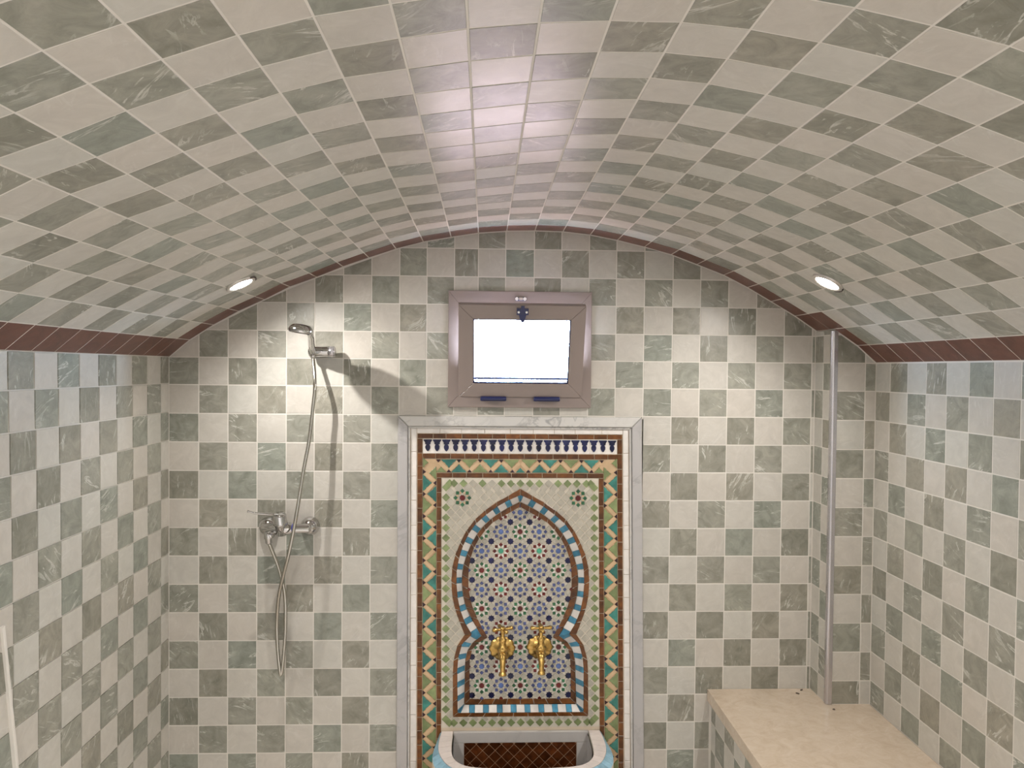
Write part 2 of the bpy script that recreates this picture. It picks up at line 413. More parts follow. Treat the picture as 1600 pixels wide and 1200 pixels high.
# ---- left wall, right wall
FL = Frame((XL, 0, H), (0, 1, 0), (0, 0, 1))
ys = [D, 2.562] + [2.562 - .1 * k for k in range(1, 42)]
zl = [.032, -.061] + [-.061 - .0998 * k for k in range(1, 16)]
G = [(-.061, -.0067), (-.16, -.003), (-.4, .002), (-.66, .0055), (-.86, .003), (-1.06, 0)]
def gw(z):
    if z >= G[0][0]: return G[0][1]
    for a, b in zip(G, G[1:]):
        if b[0] <= z <= a[0]: return a[1] + (b[1] - a[1]) * (z - a[0]) / (b[0] - a[0])
    return 0
bm = bmesh.new(); gz = [.06, .032] + [(a + b) / 2 for a, b in zip(zl, zl[1:])] + [-H]; gy = [D + .006, D] + [y for y in ys[9::8]] + [YF - .2]
gv = [[bm.verts.new((XL - .0030 + gw(z) * min(max(D - y, 0) / .96, 1), y, HZ(z))) for y in gy] for z in gz]
for a, b in zip(gv, gv[1:]):
    for k in range(len(gy) - 1): bm.faces.new((a[k], a[k + 1], b[k + 1], b[k]))
add_box(bm, XL - .2, XL - .02, YF - .2, D + .006, 0, HZ(.06))
wl = obj('wall_left', bm, M['grout'], kind='structure')
tag(wl, 'left side wall of pale and sage checkered tiles beside the shower', 'wall')
it = []
for r in range(len(zl) - 1):
    for c in range(len(ys) - 1):
        y1, y0, z1, z0 = ys[c], ys[c + 1], zl[r], max(zl[r + 1], -H)
        if z1 < -H + .01: continue
        n = gw((z0 + z1) / 2) * min(c / 9, 1)
        p = rect(y0, y1, z0, z1)
        it.append((in_frame([FL.at(*a) for a in p]), FL, p, n, 'dark' if (r + c) % 2 == 0 else 'light'))
split(it, wl, M)
wr = obj('wall_right', boxes([(XR + GR, XR + .2, YF - .2, D + .006, 0, HZ(.06))]), M['grout'], kind='structure')
tag(wr, 'right side wall of pale and sage checkered tiles above the bench', 'wall')
FR = Frame((XR, 0, H), (0, -1, 0), (0, 0, 1))
yr = [DC, 2.4029] + [2.4029 - .1 * k for k in range(1, 41)]
zr = [.032, -.0645] + [-.0645 - .1003 * k for k in range(1, 16)]
it = []
for r in range(len(zr) - 1):
    for c in range(len(yr) - 1):
        z1, z0 = zr[r], max(zr[r + 1], -H)
        if yr[c] > .6: z0 = max(z0, ZB)
        if z1 < z0 + .01: continue
        p = rect(-yr[c], -yr[c + 1], z0, z1)
        it.append((in_frame([FR.at(*a) for a in p]), FR, p, 0, 'light' if (r + c) % 2 == 0 else 'dark'))
split(it, wr, M)
# ---- floor, far end of the room
fl = obj('floor', boxes([(XL - .2, XR + .2, YF - .2, D + .2, -.15, -.006)]), M['grout'], kind='structure')
tag(fl, 'floor of large beige stone slabs', 'floor')
FF = Frame((0, 0, 0), (1, 0, 0), (0, 1, 0))
joined('floor_slabs', [(FF, rect(x, x + .3, y, y + .3), 0) for x in [XL + .3 * k for k in range(9)] for y in [YF + .3 * k for k in range(14)] if x < XR - .05], M['floor_stone'], fl)
wf = obj('wall_front', boxes([(XL - .2, XR + .2, YF - .2, YF, 0, HZ(.75))]), M['far_plaster'], kind='structure')
tag(wf, 'end wall behind the viewer', 'wall')

# ---- barrel vault
def yrow(n, i):
    b = .055 * math.sin(math.pi * min(max(n, 0), 15) / 15) * math.exp(-((i - 12) / 1.8) ** 2)
    return 2.523 - n * (.0977 + max(0, i - 12) * .005 / 15) + b if n >= 0 else D + .002
bm = bmesh.new(); yb = [D + .078, YF - .2]
lo = []; up = []
for y in yb:
    lo.append([]); up.append([])
    for i, (x, z) in enumerate(J):
        a = J[max(i - 1, 0)]; b = J[min(i + 1, len(J) - 1)]; t = Vector((b[0] - a[0], 0, b[1] - a[1])).normalized(); nn = Vector((-t.z, 0, t.x))
        lo[-1].append(bm.verts.new(Vector((x, y, z + H)) + nn * GR)); up[-1].append(bm.verts.new(Vector((x, y, z + H)) + nn * .2))
for i in range(len(J) - 1):
    bm.faces.new((lo[0][i], lo[0][i + 1], lo[1][i + 1], lo[1][i])); bm.faces.new((up[0][i], up[1][i], up[1][i + 1], up[0][i + 1]))
    for k in (0, 1): bm.faces.new((lo[k][i], up[k][i], up[k][i + 1], lo[k][i + 1]))
for i in (0, -1): bm.faces.new((lo[0][i], up[0][i], up[1][i], lo[1][i]))
bmesh.ops.recalc_face_normals(bm, faces=bm.faces[:])
ce = obj('ceiling', bm, M['grout'], kind='structure')
tag(ce, 'barrel vault ceiling of pale and sage checkered tiles with maroon border', 'ceiling')
it = []; NR = 42
VF = []
for i in range(len(J) - 1):
    a, b = J[i], J[i + 1]; L = math.hypot(b[0] - a[0], b[1] - a[1])
    VF.append((Frame((a[0], 0, a[1] + H), (b[0] - a[0], 0, b[1] - a[1]), (0, -1, 0)), L))
    fr = VF[-1][0]
    for n in range(-1, NR):
        p = [(0, -yrow(n, i)), (L, -yrow(n, i + 1)), (L, -yrow(n + 1, i + 1)), (0, -yrow(n + 1, i))]
        if p[2][1] > -YF: continue
        if i >= 25:
            p = clip(p, 0, -1, DC)
            if len(p) < 3 or abs(area(p)) < 1e-4: continue
        k = 'brown_band' if n == -1 or i == 0 or i == 26 or (n == 0 and i in (24, 25)) else ('dark' if (i + n) % 2 == 0 else 'light')
        it.append((in_frame([fr.at(*q) for q in p]), fr, p, 0, k))
split(it, ce, M)

# ---- boxed pipe pillar in the right back corner
pi = obj('pillar', boxes([(XC + GR, XR + .006, DC + GR, D + .006, HZ(ZB) - .02, HZ(.12)), (XC + GR, XC + .07, DC + GR, D + .006, HZ(.12), HZ(.14))]), M['grout'], kind='structure')
tag(pi, 'boxed corner pillar of checkered tiles rising from the bench', 'pillar')
FS = Frame((XC, 0, H), (0, -1, 0), (0, 0, 1)); FP = Frame((0, DC, H), (1, 0, 0), (0, 0, 1))
zc = [.226, .1286, .032, -.0645] + [-.0645 - .1005 * k for k in range(1, 12)]
for r in range(len(zc) - 1):
    z1, z0 = zc[r], max(zc[r + 1], ZB)
    if z1 < z0 + .01: continue
    for c, (a, b) in enumerate([(-D, -2.559), (-2.559, -(DC + .004))]):
        p = clip(rect(a, b, z0, z1), 0, 1, .146)
        if len(p) > 2 and area(p) > 2e-4: piece('tile', FS, p, M['light' if (r + c) % 2 == 0 else 'dark'], pi)
    for c, (a, b) in enumerate([(XC + .016, 1.3075), (1.3075, XR)]):
        p = arch_clip(rect(a, b, z0, z1))
        if len(p) > 2 and area(p) > 2e-4: piece('tile', FP, p, M['dark' if (r + c + 1) % 2 == 0 else 'light'], pi)
bm = bmesh.new(); n = 8
prof = [(XC + .018, DC - .003), (XC + .018, DC + .004)] + [(XC + .004, DC + .004), (XC + .004, DC + .012), (XC - .003, DC + .012)] + [(XC + .007 - .010 * math.cos(t), DC + .007 - .010 * math.sin(t)) for t in [k * math.pi / 2 / n for k in range(n + 1)]]
v = [[bm.verts.new((x, y, z)) for x, y in prof] for z in (HZ(ZB) + .001, HZ(.142))]
for k in range(len(prof)): bm.faces.new((v[0][k], v[0][(k + 1) % len(prof)], v[1][(k + 1) % len(prof)], v[1][k]))
bm.faces.new(v[1]); bmesh.ops.recalc_face_normals(bm, faces=bm.faces[:])
tag(obj('trim_1', bm, M['satin'], kind='structure'), 'shiny metal corner strip down the pillar edge', 'trim')
# pale strip low on the left wall
bm = bmesh.new(); a, b = (1.7204, -.6294), (1.7642, -.9531); d = Vector((b[0] - a[0], b[1] - a[1])).normalized(); s = (a[0] - d.x * .03, a[1] - d.y * .03); e = (b[0] + d.x * .62, b[1] + d.y * .62)
nx = Vector((-d.y, d.x)) * .0045
add_piece(bm, [(s[0] - nx.x, s[1] - nx.y), (e[0] - nx.x, e[1] - nx.y), (e[0] + nx.x, e[1] + nx.y), (s[0] + nx.x, s[1] + nx.y)][::-1] if False else [(s[0] + nx.x, s[1] + nx.y), (s[0] - nx.x, s[1] - nx.y), (e[0] - nx.x, e[1] - nx.y), (e[0] + nx.x, e[1] + nx.y)], .018, .001, lambda p, q, c: FL.at(p, q, c + .012))
bmesh.ops.recalc_face_normals(bm, faces=bm.faces[:])
tag(obj('trim_2', bm, M['grout'], kind='structure'), 'thin pale edging strip slanting down the left wall', 'trim')

# ---- window
win = empty('window_1', (.12, D, HZ(-.13)), label='small tilted-in hopper window with taupe aluminium frame above the mosaic', cat='window', kind='structure')
def ring(x0, x1, z0, z1, w, y0, y1, mtx=None, wl=None):
    """four mitred rails as a list of outlines with depth"""
    wl = wl or (w, w, w, w)               # left, right, bottom, top
    a = [(x0, z0), (x1, z0), (x1, z1), (x0, z1)]; b = [(x0 + wl[0], z0 + wl[2]), (x1 - wl[1], z0 + wl[2]), (x1 - wl[1], z1 - wl[3]), (x0 + wl[0], z1 - wl[3])]
    bm = bmesh.new()
    for i in range(4):
        j = (i + 1) % 4; q = [a[i], a[j], b[j], b[i]]
        f = [bm.verts.new(mtx @ Vector((x, y0, z)) if mtx else (x, y0, z)) for x, z in q]; g = [bm.verts.new(mtx @ Vector((x, y1, z)) if mtx else (x, y1, z)) for x, z in q]
        bm.faces.new(f); bm.faces.new(g[::-1])
        for k in range(4): bm.faces.new((f[k], g[k], g[(k + 1) % 4], f[(k + 1) % 4]))
    bmesh.ops.recalc_face_normals(bm, faces=bm.faces[:])
    ed = [e for e in bm.edges if len(e.link_faces) == 2 and e.calc_face_angle(0) > 1]
    bmesh.ops.bevel(bm, geom=ed, offset=.0012, segments=1, affect='EDGES')
    return bm
obj('frame', ring(-.132, .376, HZ(-.136), HZ(.2755), .05, D - .016, D + .05, wl=(.045, .048, .05, .055)), M['alu'], win)
obj('frame_lip', ring(-.095, .337, HZ(-.095), HZ(.229), .012, D - .019, D - .012), M['alu'], win)
TILT = math.radians(18.5)
SM = Matrix.Translation((.1245, D - .022, HZ(-.0985))) @ Matrix.Rotation(TILT, 4, 'X')
sash = obj('sash', ring(-.217, .217, 0, .332, .05, 0, .034, SM), M['alu'], win)
obj('glazing_bead', ring(-.169, .169, .048, .284, .006, .004, .02, SM), M['blackblue'], sash)
obj('pane', boxes([(-.166, .166, .011, .015, .051, .281)], SM), M['glass'], win)
bm = boxes([(-.168, .168, .022, .03, .0575, .0660)], SM); obj('drip_rail', bm, M['blackblue'], win)
# latch on the top rail
bm = bmesh.new(); add_box(bm, -.02, .02, -.008, .001, .300, .322, SM); add_box(bm, -.006, .006, -.014, -.007, .318, .332, SM)
v = [bm.verts.new(SM @ Vector(c)) for c in [(-.013, -.009, .302), (.013, -.009, .302), (.006, -.012, .276), (-.006, -.012, .276), (-.013, -.001, .302), (.013, -.001, .302), (.006, -.001, .276), (-.006, -.001, .276)]]
for f in ((0, 1, 2, 3), (4, 7, 6, 5), (0, 4, 5, 1), (1, 5, 6, 2), (2, 6, 7, 3), (3, 7, 4, 0)): bm.faces.new([v[i] for i in f])
la = obj('latch', bm, M['blackblue'], win)
for sx in (-.0135, .0135):
    bm = bmesh.new(); lathe(bm, [(0, .0042), (.003, .0036)], SM @ Vector((sx, -.008, .310)), SM.to_3x3() @ Vector((0, -1, 0)), 10); obj('screw', bm, M['screw'], la)
ca = obj('keeper', bev_boxes([(.1035, .1425, D - .022, D - .014, HZ(.2415), HZ(.2545))], .002), M['blackblue'], win)
obj('keeper_plate', bev_boxes([(.116, .130, D - .025, D - .020, HZ(.243), HZ(.253))], .001), M['lamp_trim'], ca)
for sx in (.109, .137):
    bm = bmesh.new(); lathe(bm, [(0, .0062), (.004, .0056)], (sx, D - .022, HZ(.248)), (0, -1, 0), 12); obj('screw', bm, M['screw'], ca)
for x0, x1 in ((-.0165, .0745), (.171, .2635)):
    bm = bmesh.new(); lathe(bm, [(0, .007), (.004, .0085), (x1 - x0 - .004, .0085), (x1 - x0, .007)], (x0, D - .027, HZ(-.1045)), (1, 0, 0), 14); obj('hinge', bm, M['blackblue'], win, True)
pl = bpy.data.lights.new('window_portal', 'AREA'); pl.shape = 'RECTANGLE'; pl.size = .43; pl.size_y = .32; pl.cycles.is_portal = True
po = bpy.data.objects.new('window_portal', pl); COL.objects.link(po); po.location = (.12, D + .076, HZ(.065)); po.rotation_euler = (-math.pi / 2, 0, 0)

# ---- bench
be = empty('bench', (1.08, 1.6, 0), label='built-in stone-topped bench along the right wall with checkered front', cat='bench')
obj('seat_slab', bev_boxes([(XB, XR - .001, .6, D - .001, HZ(ZB) - .042, HZ(ZB))], .0025), M['bench'], be)
obj('base', boxes([(XB + .016 + GR, XR - .001, .61, D + .004, .0, HZ(ZB) - .042)]), M['grout'], be)
FN = Frame((XB + .016, 0, H), (0, -1, 0), (0, 0, 1))
yn = [D, 2.574] + [2.574 - .0985 * k for k in range(1, 20)]; zn = [ZB - .042, -1.272] + [-1.272 - .1 * k for k in range(1, 5)]
far = {'light': [], 'dark': []}
for r in range(len(zn) - 1):
    for c in range(len(yn) - 1):
        p = rect(-yn[c], -yn[c + 1], max(zn[r + 1], -H), zn[r]); k = 'dark' if (r + c) % 2 == 0 else 'light'
        if zn[r] < -H + .01: continue
        if in_frame([FN.at(*q) for q in p]): piece('tile', FN, p, M[k], be, tilt=.003)
        else: far[k].append((FN, p, 0))
for k in far: joined({'light': 'pale_tiling', 'dark': 'green_tiling'}[k], far[k], M[k], be)
for x, y, a, lab in ((1.1535, 2.605, .5, 'brown mortar crumb on the bench nearest the back wall'), (1.127, 2.577, -.6, 'long brown mortar crumb on the bench, left of the pillar'), (1.199, 2.452, .1, 'tiny brown mortar crumb on the bench below the pillar corner')):
    bm = bmesh.new(); bmesh.ops.create_icosphere(bm, subdivisions=1, radius=1)
    L = .0075 if y > 2.5 else .005
    for v in bm.verts: v.co = Matrix.Rotation(a, 3, 'Z') @ Vector((v.co.x * L, v.co.y * .0035, v.co.z * .003)) * random.uniform(.85, 1.15)
    o = obj('mortar_crumb', bm, M['crumb']); o.location = (x, y, HZ(ZB) + .002); tag(o, lab, 'crumb', 'crumbs on the bench')

# ---- ceiling downlights
def downlight(i, s, y, lab, build=True):
    fr, L = VF[i]; c = fr.at(s * L, -y, 0); n = fr.n
    t = empty('ceiling_light', c, label=lab, cat='ceiling light', group='recessed downlights in the vault') if build else None
    if build:
        bm = bmesh.new(); lathe(bm, [(-.002, .047), (.003, .047), (.006, .043), (.006, .037), (.001, .0345), (-.004, .034)], c, n, 32, False); obj('trim_ring', bm, M['lamp_trim'], t, True)
        bm = bmesh.new(); lathe(bm, [(-.002, .001), (.0035, .0345), (.0055, .031), (.0065, .001)], c, n, 28); obj('lens', bm, M['lens'], t, True)
        bm = bmesh.new(); x = fr.u * (1 if fr.o.x > 0 else 1)
        pts = [c + n * .004 + fr.u * math.cos(q) * .0475 + fr.v * math.sin(q) * .0475 for q in [-.55 + .11 * k for k in range(11)]]
        tube(bm, pts, .002, 6); obj('spring_clip', bm, M['clip'], t)
    l = bpy.data.lights.new('downlight', 'SPOT'); l.energy = LAMP_W if y > 1.5 else REAR_W; l.color = LAMP_C; l.spot_size = math.radians(166); l.spot_blend = 1.0; l.shadow_soft_size = .006
    o = bpy.data.objects.new('downlight', l); COL.objects.link(o); o.matrix_world = Matrix.Translation(c + n * .012) @ n.to_track_quat('-Z', 'Y').to_matrix().to_4x4()
downlight(4, .36, 2.278, 'left recessed downlight above the shower head')
downlight(22, .75, 2.142, 'right recessed downlight above the bench')
for y in (.55, -1.0):  # unseen pairs, assumed and added for the room's general light
    downlight(4, .36, y, 'added unseen downlight on the left of the vault behind the viewer' if y < 0 else 'added unseen downlight on the left of the vault above the viewer')
    downlight(22, .75, y, 'added unseen downlight on the right of the vault behind the viewer' if y < 0 else 'added unseen downlight on the right of the vault above the viewer')
# ------------------------------------------------------------------ zellige wall fountain
wfn = empty('wall_fountain', (.135, D, 0), label='Moroccan mosaic wall fountain panel with keyhole niche in marble surround', cat='fountain')
def cxs(z): t = (z + .23) / -1.18; return .1269 + .0130 * t, (.3664 + .0072 * t) / .37
def wp(u, z): c, s = cxs(z); return (c + u * s, z)
def uw(x, z, k=1.0): c, s = cxs(z * k); return ((x * k - c) / s, z * k)
def wq(poly): return [wp(*a) for a in poly]
DR = .030; K = 1 + (DR) / D
FM = Frame((0, D + .002, H), (1, 0, 0), (0, 0, 1)); FI = Frame((0, D + .002 + DR, H), (1, 0, 0), (0, 0, 1))
A0u = [(.1315, -.4264), (.0876, -.4506), (.0444, -.4748), (.0035, -.5036), (-.0304, -.5335), (-.0564, -.5668), (-.0811, -.6127), (-.099, -.6528), (-.1122, -.7056), (-.1157, -.7539), (-.1126, -.809), (-.1031, -.856), (-.0855, -.906), (-.0666, -.9525)]
A0l = [(-.0666, -.9525), (-.0859, -.979), (-.0971, -1.0039), (-.1036, -1.0347), (-.1081, -1.0645), (-.1077, -1.1087), (-.1068, -1.2498)]
A1u = [(.1311, -.451), (.0946, -.466), (.0514, -.4897), (.0128, -.518), (-.020, -.5449), (-.046, -.5768), (-.068, -.6207), (-.0825, -.6602), (-.0935, -.71), (-.0952, -.755), (-.0925, -.805), (-.0815, -.862), (-.0640, -.908), (-.0385, -.9513)]
A1l = [(-.0385, -.9513), (-.0565, -.9676), (-.0716, -.9838), (-.0815, -1.0059), (-.0865, -1.0357), (-.09, -1.0626), (-.0896, -1.1088), (-.0875, -1.2338)]
A2u = [(.1313, -.4734), (.0995, -.490), (.0744, -.5046), (.0471, -.5221), (.0244, -.5402), (.0018, -.5629), (-.0208, -.5931), (-.0388, -.6241), (-.0543, -.6602), (-.0705, -.71), (-.0747, -.755), (-.0715, -.805), (-.0565, -.862), (-.0361, -.8994), (-.006, -.9572)]
A2l = [(-.006, -.9572), (-.0297, -.9744), (-.0439, -.9879), (-.0552, -1.0089), (-.0607, -1.0339), (-.0643, -1.0599), (-.0639, -1.109), (-.066, -1.2048)]
A3u = [(.1315, -.4929), (.1019, -.5066), (.0837, -.5184), (.0518, -.5341), (.0314, -.5483), (.011, -.5681), (-.0184, -.608), (-.0296, -.6275), (-.0430, -.6602), (-.0535, -.71), (-.0560, -.755), (-.0525, -.805), (-.0386, -.855), (-.0121, -.9129), (.0179, -.963)]
A3l = [(.0179, -.963), (.0046, -.9716), (-.022, -.9859), (-.0333, -.9984), (-.0408, -1.0147), (-.0445, -1.0378), (-.0462, -1.06), (-.0458, -1.1091), (-.0444, -1.1843)]
def curve(pts, k=1.0):
    P = [Vector(uw(x, z, k)) for x, z in pts]
    if pts[0][1] > -.5: P[0].x = 0
    return cat(P, 8)
C = {n: curve(p, k) for n, p, k in (('0u', A0u, 1), ('0l', A0l, 1), ('1u', A1u, 1), ('1l', A1l, 1), ('2u', A2u, K), ('2l', A2l, K), ('3u', A3u, K), ('3l', A3l, K))}
def at_frac(c, f):
    L = [0]
    for a, b in zip(c, c[1:]): L.append(L[-1] + (b - a).length)
    t = f * L[-1]
    for i in range(len(c) - 1):
        if t <= L[i + 1] + 1e-9: return c[i].lerp(c[i + 1], (t - L[i]) / max(L[i + 1] - L[i], 1e-9))
    return c[-1]
for q in 'ul':                            # even out the widths of the reveal and the inner brick band
    c1, c2, c3 = C['1' + q], C['2' + q], C['3' + q]; n_ = 80
    w1, w2, w3 = ([at_frac(c, k / n_) for k in range(n_ + 1)] for c in (c1, c2, c3))
    f_ = lambda k: math.sin(math.pi * k / n_) ** .5 if q == 'u' else 0
    C['2' + q] = [b.lerp(a, .16 * f_(k)) for k, (a, b) in enumerate(zip(w1, w2))]
    C['3' + q] = [c + (c - b) * .15 * f_(k) for k, (b, c) in enumerate(zip(w2, w3))]
def near_frac(c, p):
    best, L, acc = None, sum((b - a).length for a, b in zip(c, c[1:])), 0
    for a, b in zip(c, c[1:]):
        d = b - a; t = max(0, min(1, (p - a).dot(d) / max(d.length_squared, 1e-12))); e = (a + d * t - p).length
        if best is None or e < best[0]: best = (e, (acc + d.length * t) / L)
        acc += d.length
    return best[1]
def outline(a, b):
    l = a + b[1:]; return [(p.x, p.y) for p in l] + [(-p.x, p.y) for p in reversed(l)]
# grout bodies
def plate(name, outer, hole, fr, m, n, back=None):
    loops = [[Vector((*p, 0)) for p in outer]] + ([[Vector((*p, 0)) for p in hole]] if hole else [])
    flat = [p for l in loops for p in l]; bm = bmesh.new()
    vs = [bm.verts.new(fr.at(p.x, p.y, n)) for p in flat]
    for t in tessellate_polygon(loops):
        try: bm.faces.new([vs[i] for i in t])
        except ValueError: pass
    bmesh.ops.recalc_face_normals(bm, faces=bm.faces[:])
    ext = bmesh.ops.extrude_face_region(bm, geom=bm.faces[:])
    bmesh.ops.translate(bm, verts=[v for v in ext['geom'] if isinstance(v, bmesh.types.BMVert)], vec=fr.n * -.004)
    bmesh.ops.recalc_face_normals(bm, faces=bm.faces[:])
    return obj(name, bm, m, wfn)
BOT = -1.56
outer = [wp(-.437, -.168), wp(-.437, BOT), wp(.437, BOT), wp(.437, -.168)]
hole1 = [wp(*p) for p in outline(C['1u'], C['1l'])]
plate('panel_bed', outer, hole1, FM, M['mosaic_grout'], -.0035)
plate('niche_bed', [wp(*p) for p in outline(C['2u'], C['2l'])], None, FI, M['pale_grout'], -.0035)
# marble surround: mitred strips, each with a chamfered inner lip
for q, k in (([(-.439, -.168), (-.4025, -.205), (-.4025, BOT), (-.4415, BOT)], 'marble_grey'), ([(.439, -.168), (.4415, BOT), (.4025, BOT), (.4025, -.205)], 'marble_grey'), ([(-.439, -.168), (.439, -.168), (.4025, -.205), (-.4025, -.205)], 'marble')):
    piece('marble_strip', FM, wq(q), M[k], wfn, t=.022, gap=.0006, bev=.003, n=.012)
for q in ([(-.4025, -.205), (-.3945, -.213), (-.3945, BOT), (-.4025, BOT)], [(.4025, -.205), (.4025, BOT), (.3945, BOT), (.3945, -.213)], [(-.4025, -.205), (.4025, -.205), (.3945, -.213), (-.3945, -.213)]):
    piece('marble_lip', FM, wq(q), M['marble'], wfn, t=.014, gap=.0004, bev=.002, n=.006)
# white tile margin
def run_v(name, u0, u1, z0, z1, step, m, jit=.004, **kw):
    z = z0; 
    while z > z1 + .004:
        e = max(z - step - random.uniform(-jit, jit), z1)
        if e - z1 < step * .3: e = z1
        piece(name, FM, wq([(u0, e), (u1, e), (u1, z), (u0, z)]), M[m], wfn, **kw); z = e
def run_h(name, u0, u1, z0, z1, cnt, m, **kw):
    cuts = [u0] + [u0 + (u1 - u0) * (k + random.uniform(-.12, .12)) / cnt for k in range(1, cnt)] + [u1]
    for a, b in zip(cuts, cuts[1:]): piece(name, FM, wq([(a, z0), (b, z0), (b, z1), (a, z1)]), M[m], wfn, **kw)
for s in (-1, 1): run_v('margin_tile', *sorted((s * .3935, s * .3715)), -.2125, BOT, .085, 'white', .006, gap=.0008, t=.005, bev=.0008)
run_h('margin_tile', -.3715, .3715, -.231, -.2125, 9, 'white', gap=.0006, t=.005, bev=.0008)
bk = dict(t=.006, gap=.0014, bev=.0012, tilt=.012)
# terracotta border bricks
run_h('brick', -.37, .37, -.2495, -.2315, 14, 'brick', **bk)
run_h('brick', -.351, .37, -.3215, -.3025, 14, 'brick', **bk)
run_h('brick', -.301, .301, -.389, -.3715, 11, 'brick', **bk)
for s in (-1, 1):
    run_v('brick', *sorted((s * .37, s * .351)), -.2495 if s > 0 else -.2495, -1.50, .0505, 'brick', **bk)
    run_v('brick', *sorted((s * .301, s * .283)), -.389, -1.42, .0495, 'brick', **bk)
# frieze of navy drops on white
run_h('frieze_ground', -.3505, .3505, -.302, -.250, 7, 'white', t=.004, gap=.0003, bev=.0003, n=-.002)
for k in range(21):
    u = (k - 10) * .03325; z = -.2525
    half = [(.0148, 0), (.0148, -.0035), (.0098, -.0105), (.0098, -.0165), (.0052, -.0175), (.0088, -.0245), (.0086, -.0315), (.0045, -.039), (0, -.0425)]
    piece('frieze_drop', FM, wq([(u + a, z + b) for a, b in half] + [(u - a, z + b) for a, b in reversed(half[:-1])]), M['navy'], wfn, t=.006, gap=0, bev=.0008, n=.0005)
# zigzag band
TRI = [(-.0300, 0), (-.0215, .0105), (-.0165, .0125), (-.0105, .0215), (-.0070, .0240), (0, .0340), (.0070, .0240), (.0105, .0215), (.0165, .0125), (.0215, .0105), (.0300, 0)]
zb = dict(t=.005, gap=.0005, bev=.0008, n=.0005)
PER = .0793; WD = .050
def band_poly(side, fn):            # fn: list of (along, across from the outer edge)
    return fn
def zig(mapf, spots_out, spots_in, darks_out, darks_in, bars):
    for t, k, sc in spots_out: piece('stepped_tile', FM, wq([mapf(t + a * sc, .0008 + b * sc) for a, b in TRI]), M[k], wfn, **zb)
    for t, k, sc in spots_in: piece('stepped_tile', FM, wq([mapf(t + a * sc, WD - .0008 - b * sc) for a, b in TRI]), M[k], wfn, **zb)
    for t, o in darks_out: piece('plum_tile', FM, wq([mapf(t - .0095, .0006), mapf(t + .0095, .0006), mapf(t, .0135)]), M['plum'], wfn, **zb)
    for t, o in darks_in: piece('plum_tile', FM, wq([mapf(t - .0095, WD - .0006), mapf(t, WD - .0135), mapf(t + .0095, WD - .0006)]), M['plum'], wfn, **zb)
    for (t0, a0), (t1, a1) in bars:
        d = Vector((t1 - t0, a1 - a0)); n = Vector((-d.y, d.x)).normalized() * .0070
        piece('zigzag_bar', FM, wq([mapf(t0 + n.x, a0 + n.y), mapf(t0 - n.x, a0 - n.y), mapf(t1 - n.x, a1 - n.y), mapf(t1 + n.x, a1 + n.y)]), M['orange'], wfn, t=.005, gap=.0004, bev=.0006, n=-.0004)
plate('zigzag_bed', [wp(-.351, -.3225), wp(-.351, -1.50), wp(-.301, -1.50), wp(-.301, -.3705), wp(.301, -.3705), wp(.301, -1.50), wp(.351, -1.50), wp(.351, -.3225)], None, FM, M['orange'], -.0028)
for s in (-1, 1):
    mf = lambda t, a, s=s: (s * (.351 - a), t)
    so, si, do, di, ba = [], [], [], [], []
    z = -.4075; k = 0
    while z > -1.47:
        c1 = 'teal' if k % 2 == 0 else 'green'
        so.append((z, c1, 1)); si.append((z - PER / 2, c1, 1))
        do.append((z - PER / 2, 0)); di.append((z - PER, 0))
        ba.append(((z + PER * .04, .0435), (z - PER * .46, .0075))); ba.append(((z - PER * .54, .0075), (z - PER * .96, .0435)))
        z -= PER; k += 1
    di.append((-.4075, 0)); do.append((-.4075 + PER / 2, 0)); si.append((-.372, 'green', .82)); so.append((-.3345, 'green', .62))
    ba.append(((-.4075 + PER * .46, .0075), (-.4075 + PER * .04, .0435)))
    zig(mf, so, si, do, di, ba)
mt = lambda t, a: (t, -.3225 - a * .96)
dn = [(.0315, 'green'), (.107, 'teal'), (.183, 'green'), (.257, 'teal')]; upn = [(0, 'teal', .62), (.069, 'teal', 1), (.145, 'green', 1), (.221, 'teal', 1), (.285, 'green', .7)]
so = [(s * u, c, .95) for u, c in dn for s in (-1, 1)]; si = [(s * u, c, k * .95) for u, c, k in upn for s in ((-1, 1) if u else (1,))]
do = [(s * u, 0) for u in (.069, .145, .221, .295) for s in (-1, 1)]; di = [(s * u, 0) for u in (.0285, .107, .183, .257) for s in (-1, 1)]
ba = []
for s in (-1, 1):
    q = [(.0, .010), (.031, .0435), (.069, .0075), (.107, .0435), (.145, .0075), (.183, .0435), (.221, .0075), (.257, .0435), (.295, .0075)]
    for (a, b), (c, d) in zip(q, q[1:]):
        e = .06; ba.append(((s * (a + (c - a) * e), b + (d - b) * e), (s * (c - (c - a) * e), d - (d - b) * e)))
zig(mt, so, si, do, di, ba)
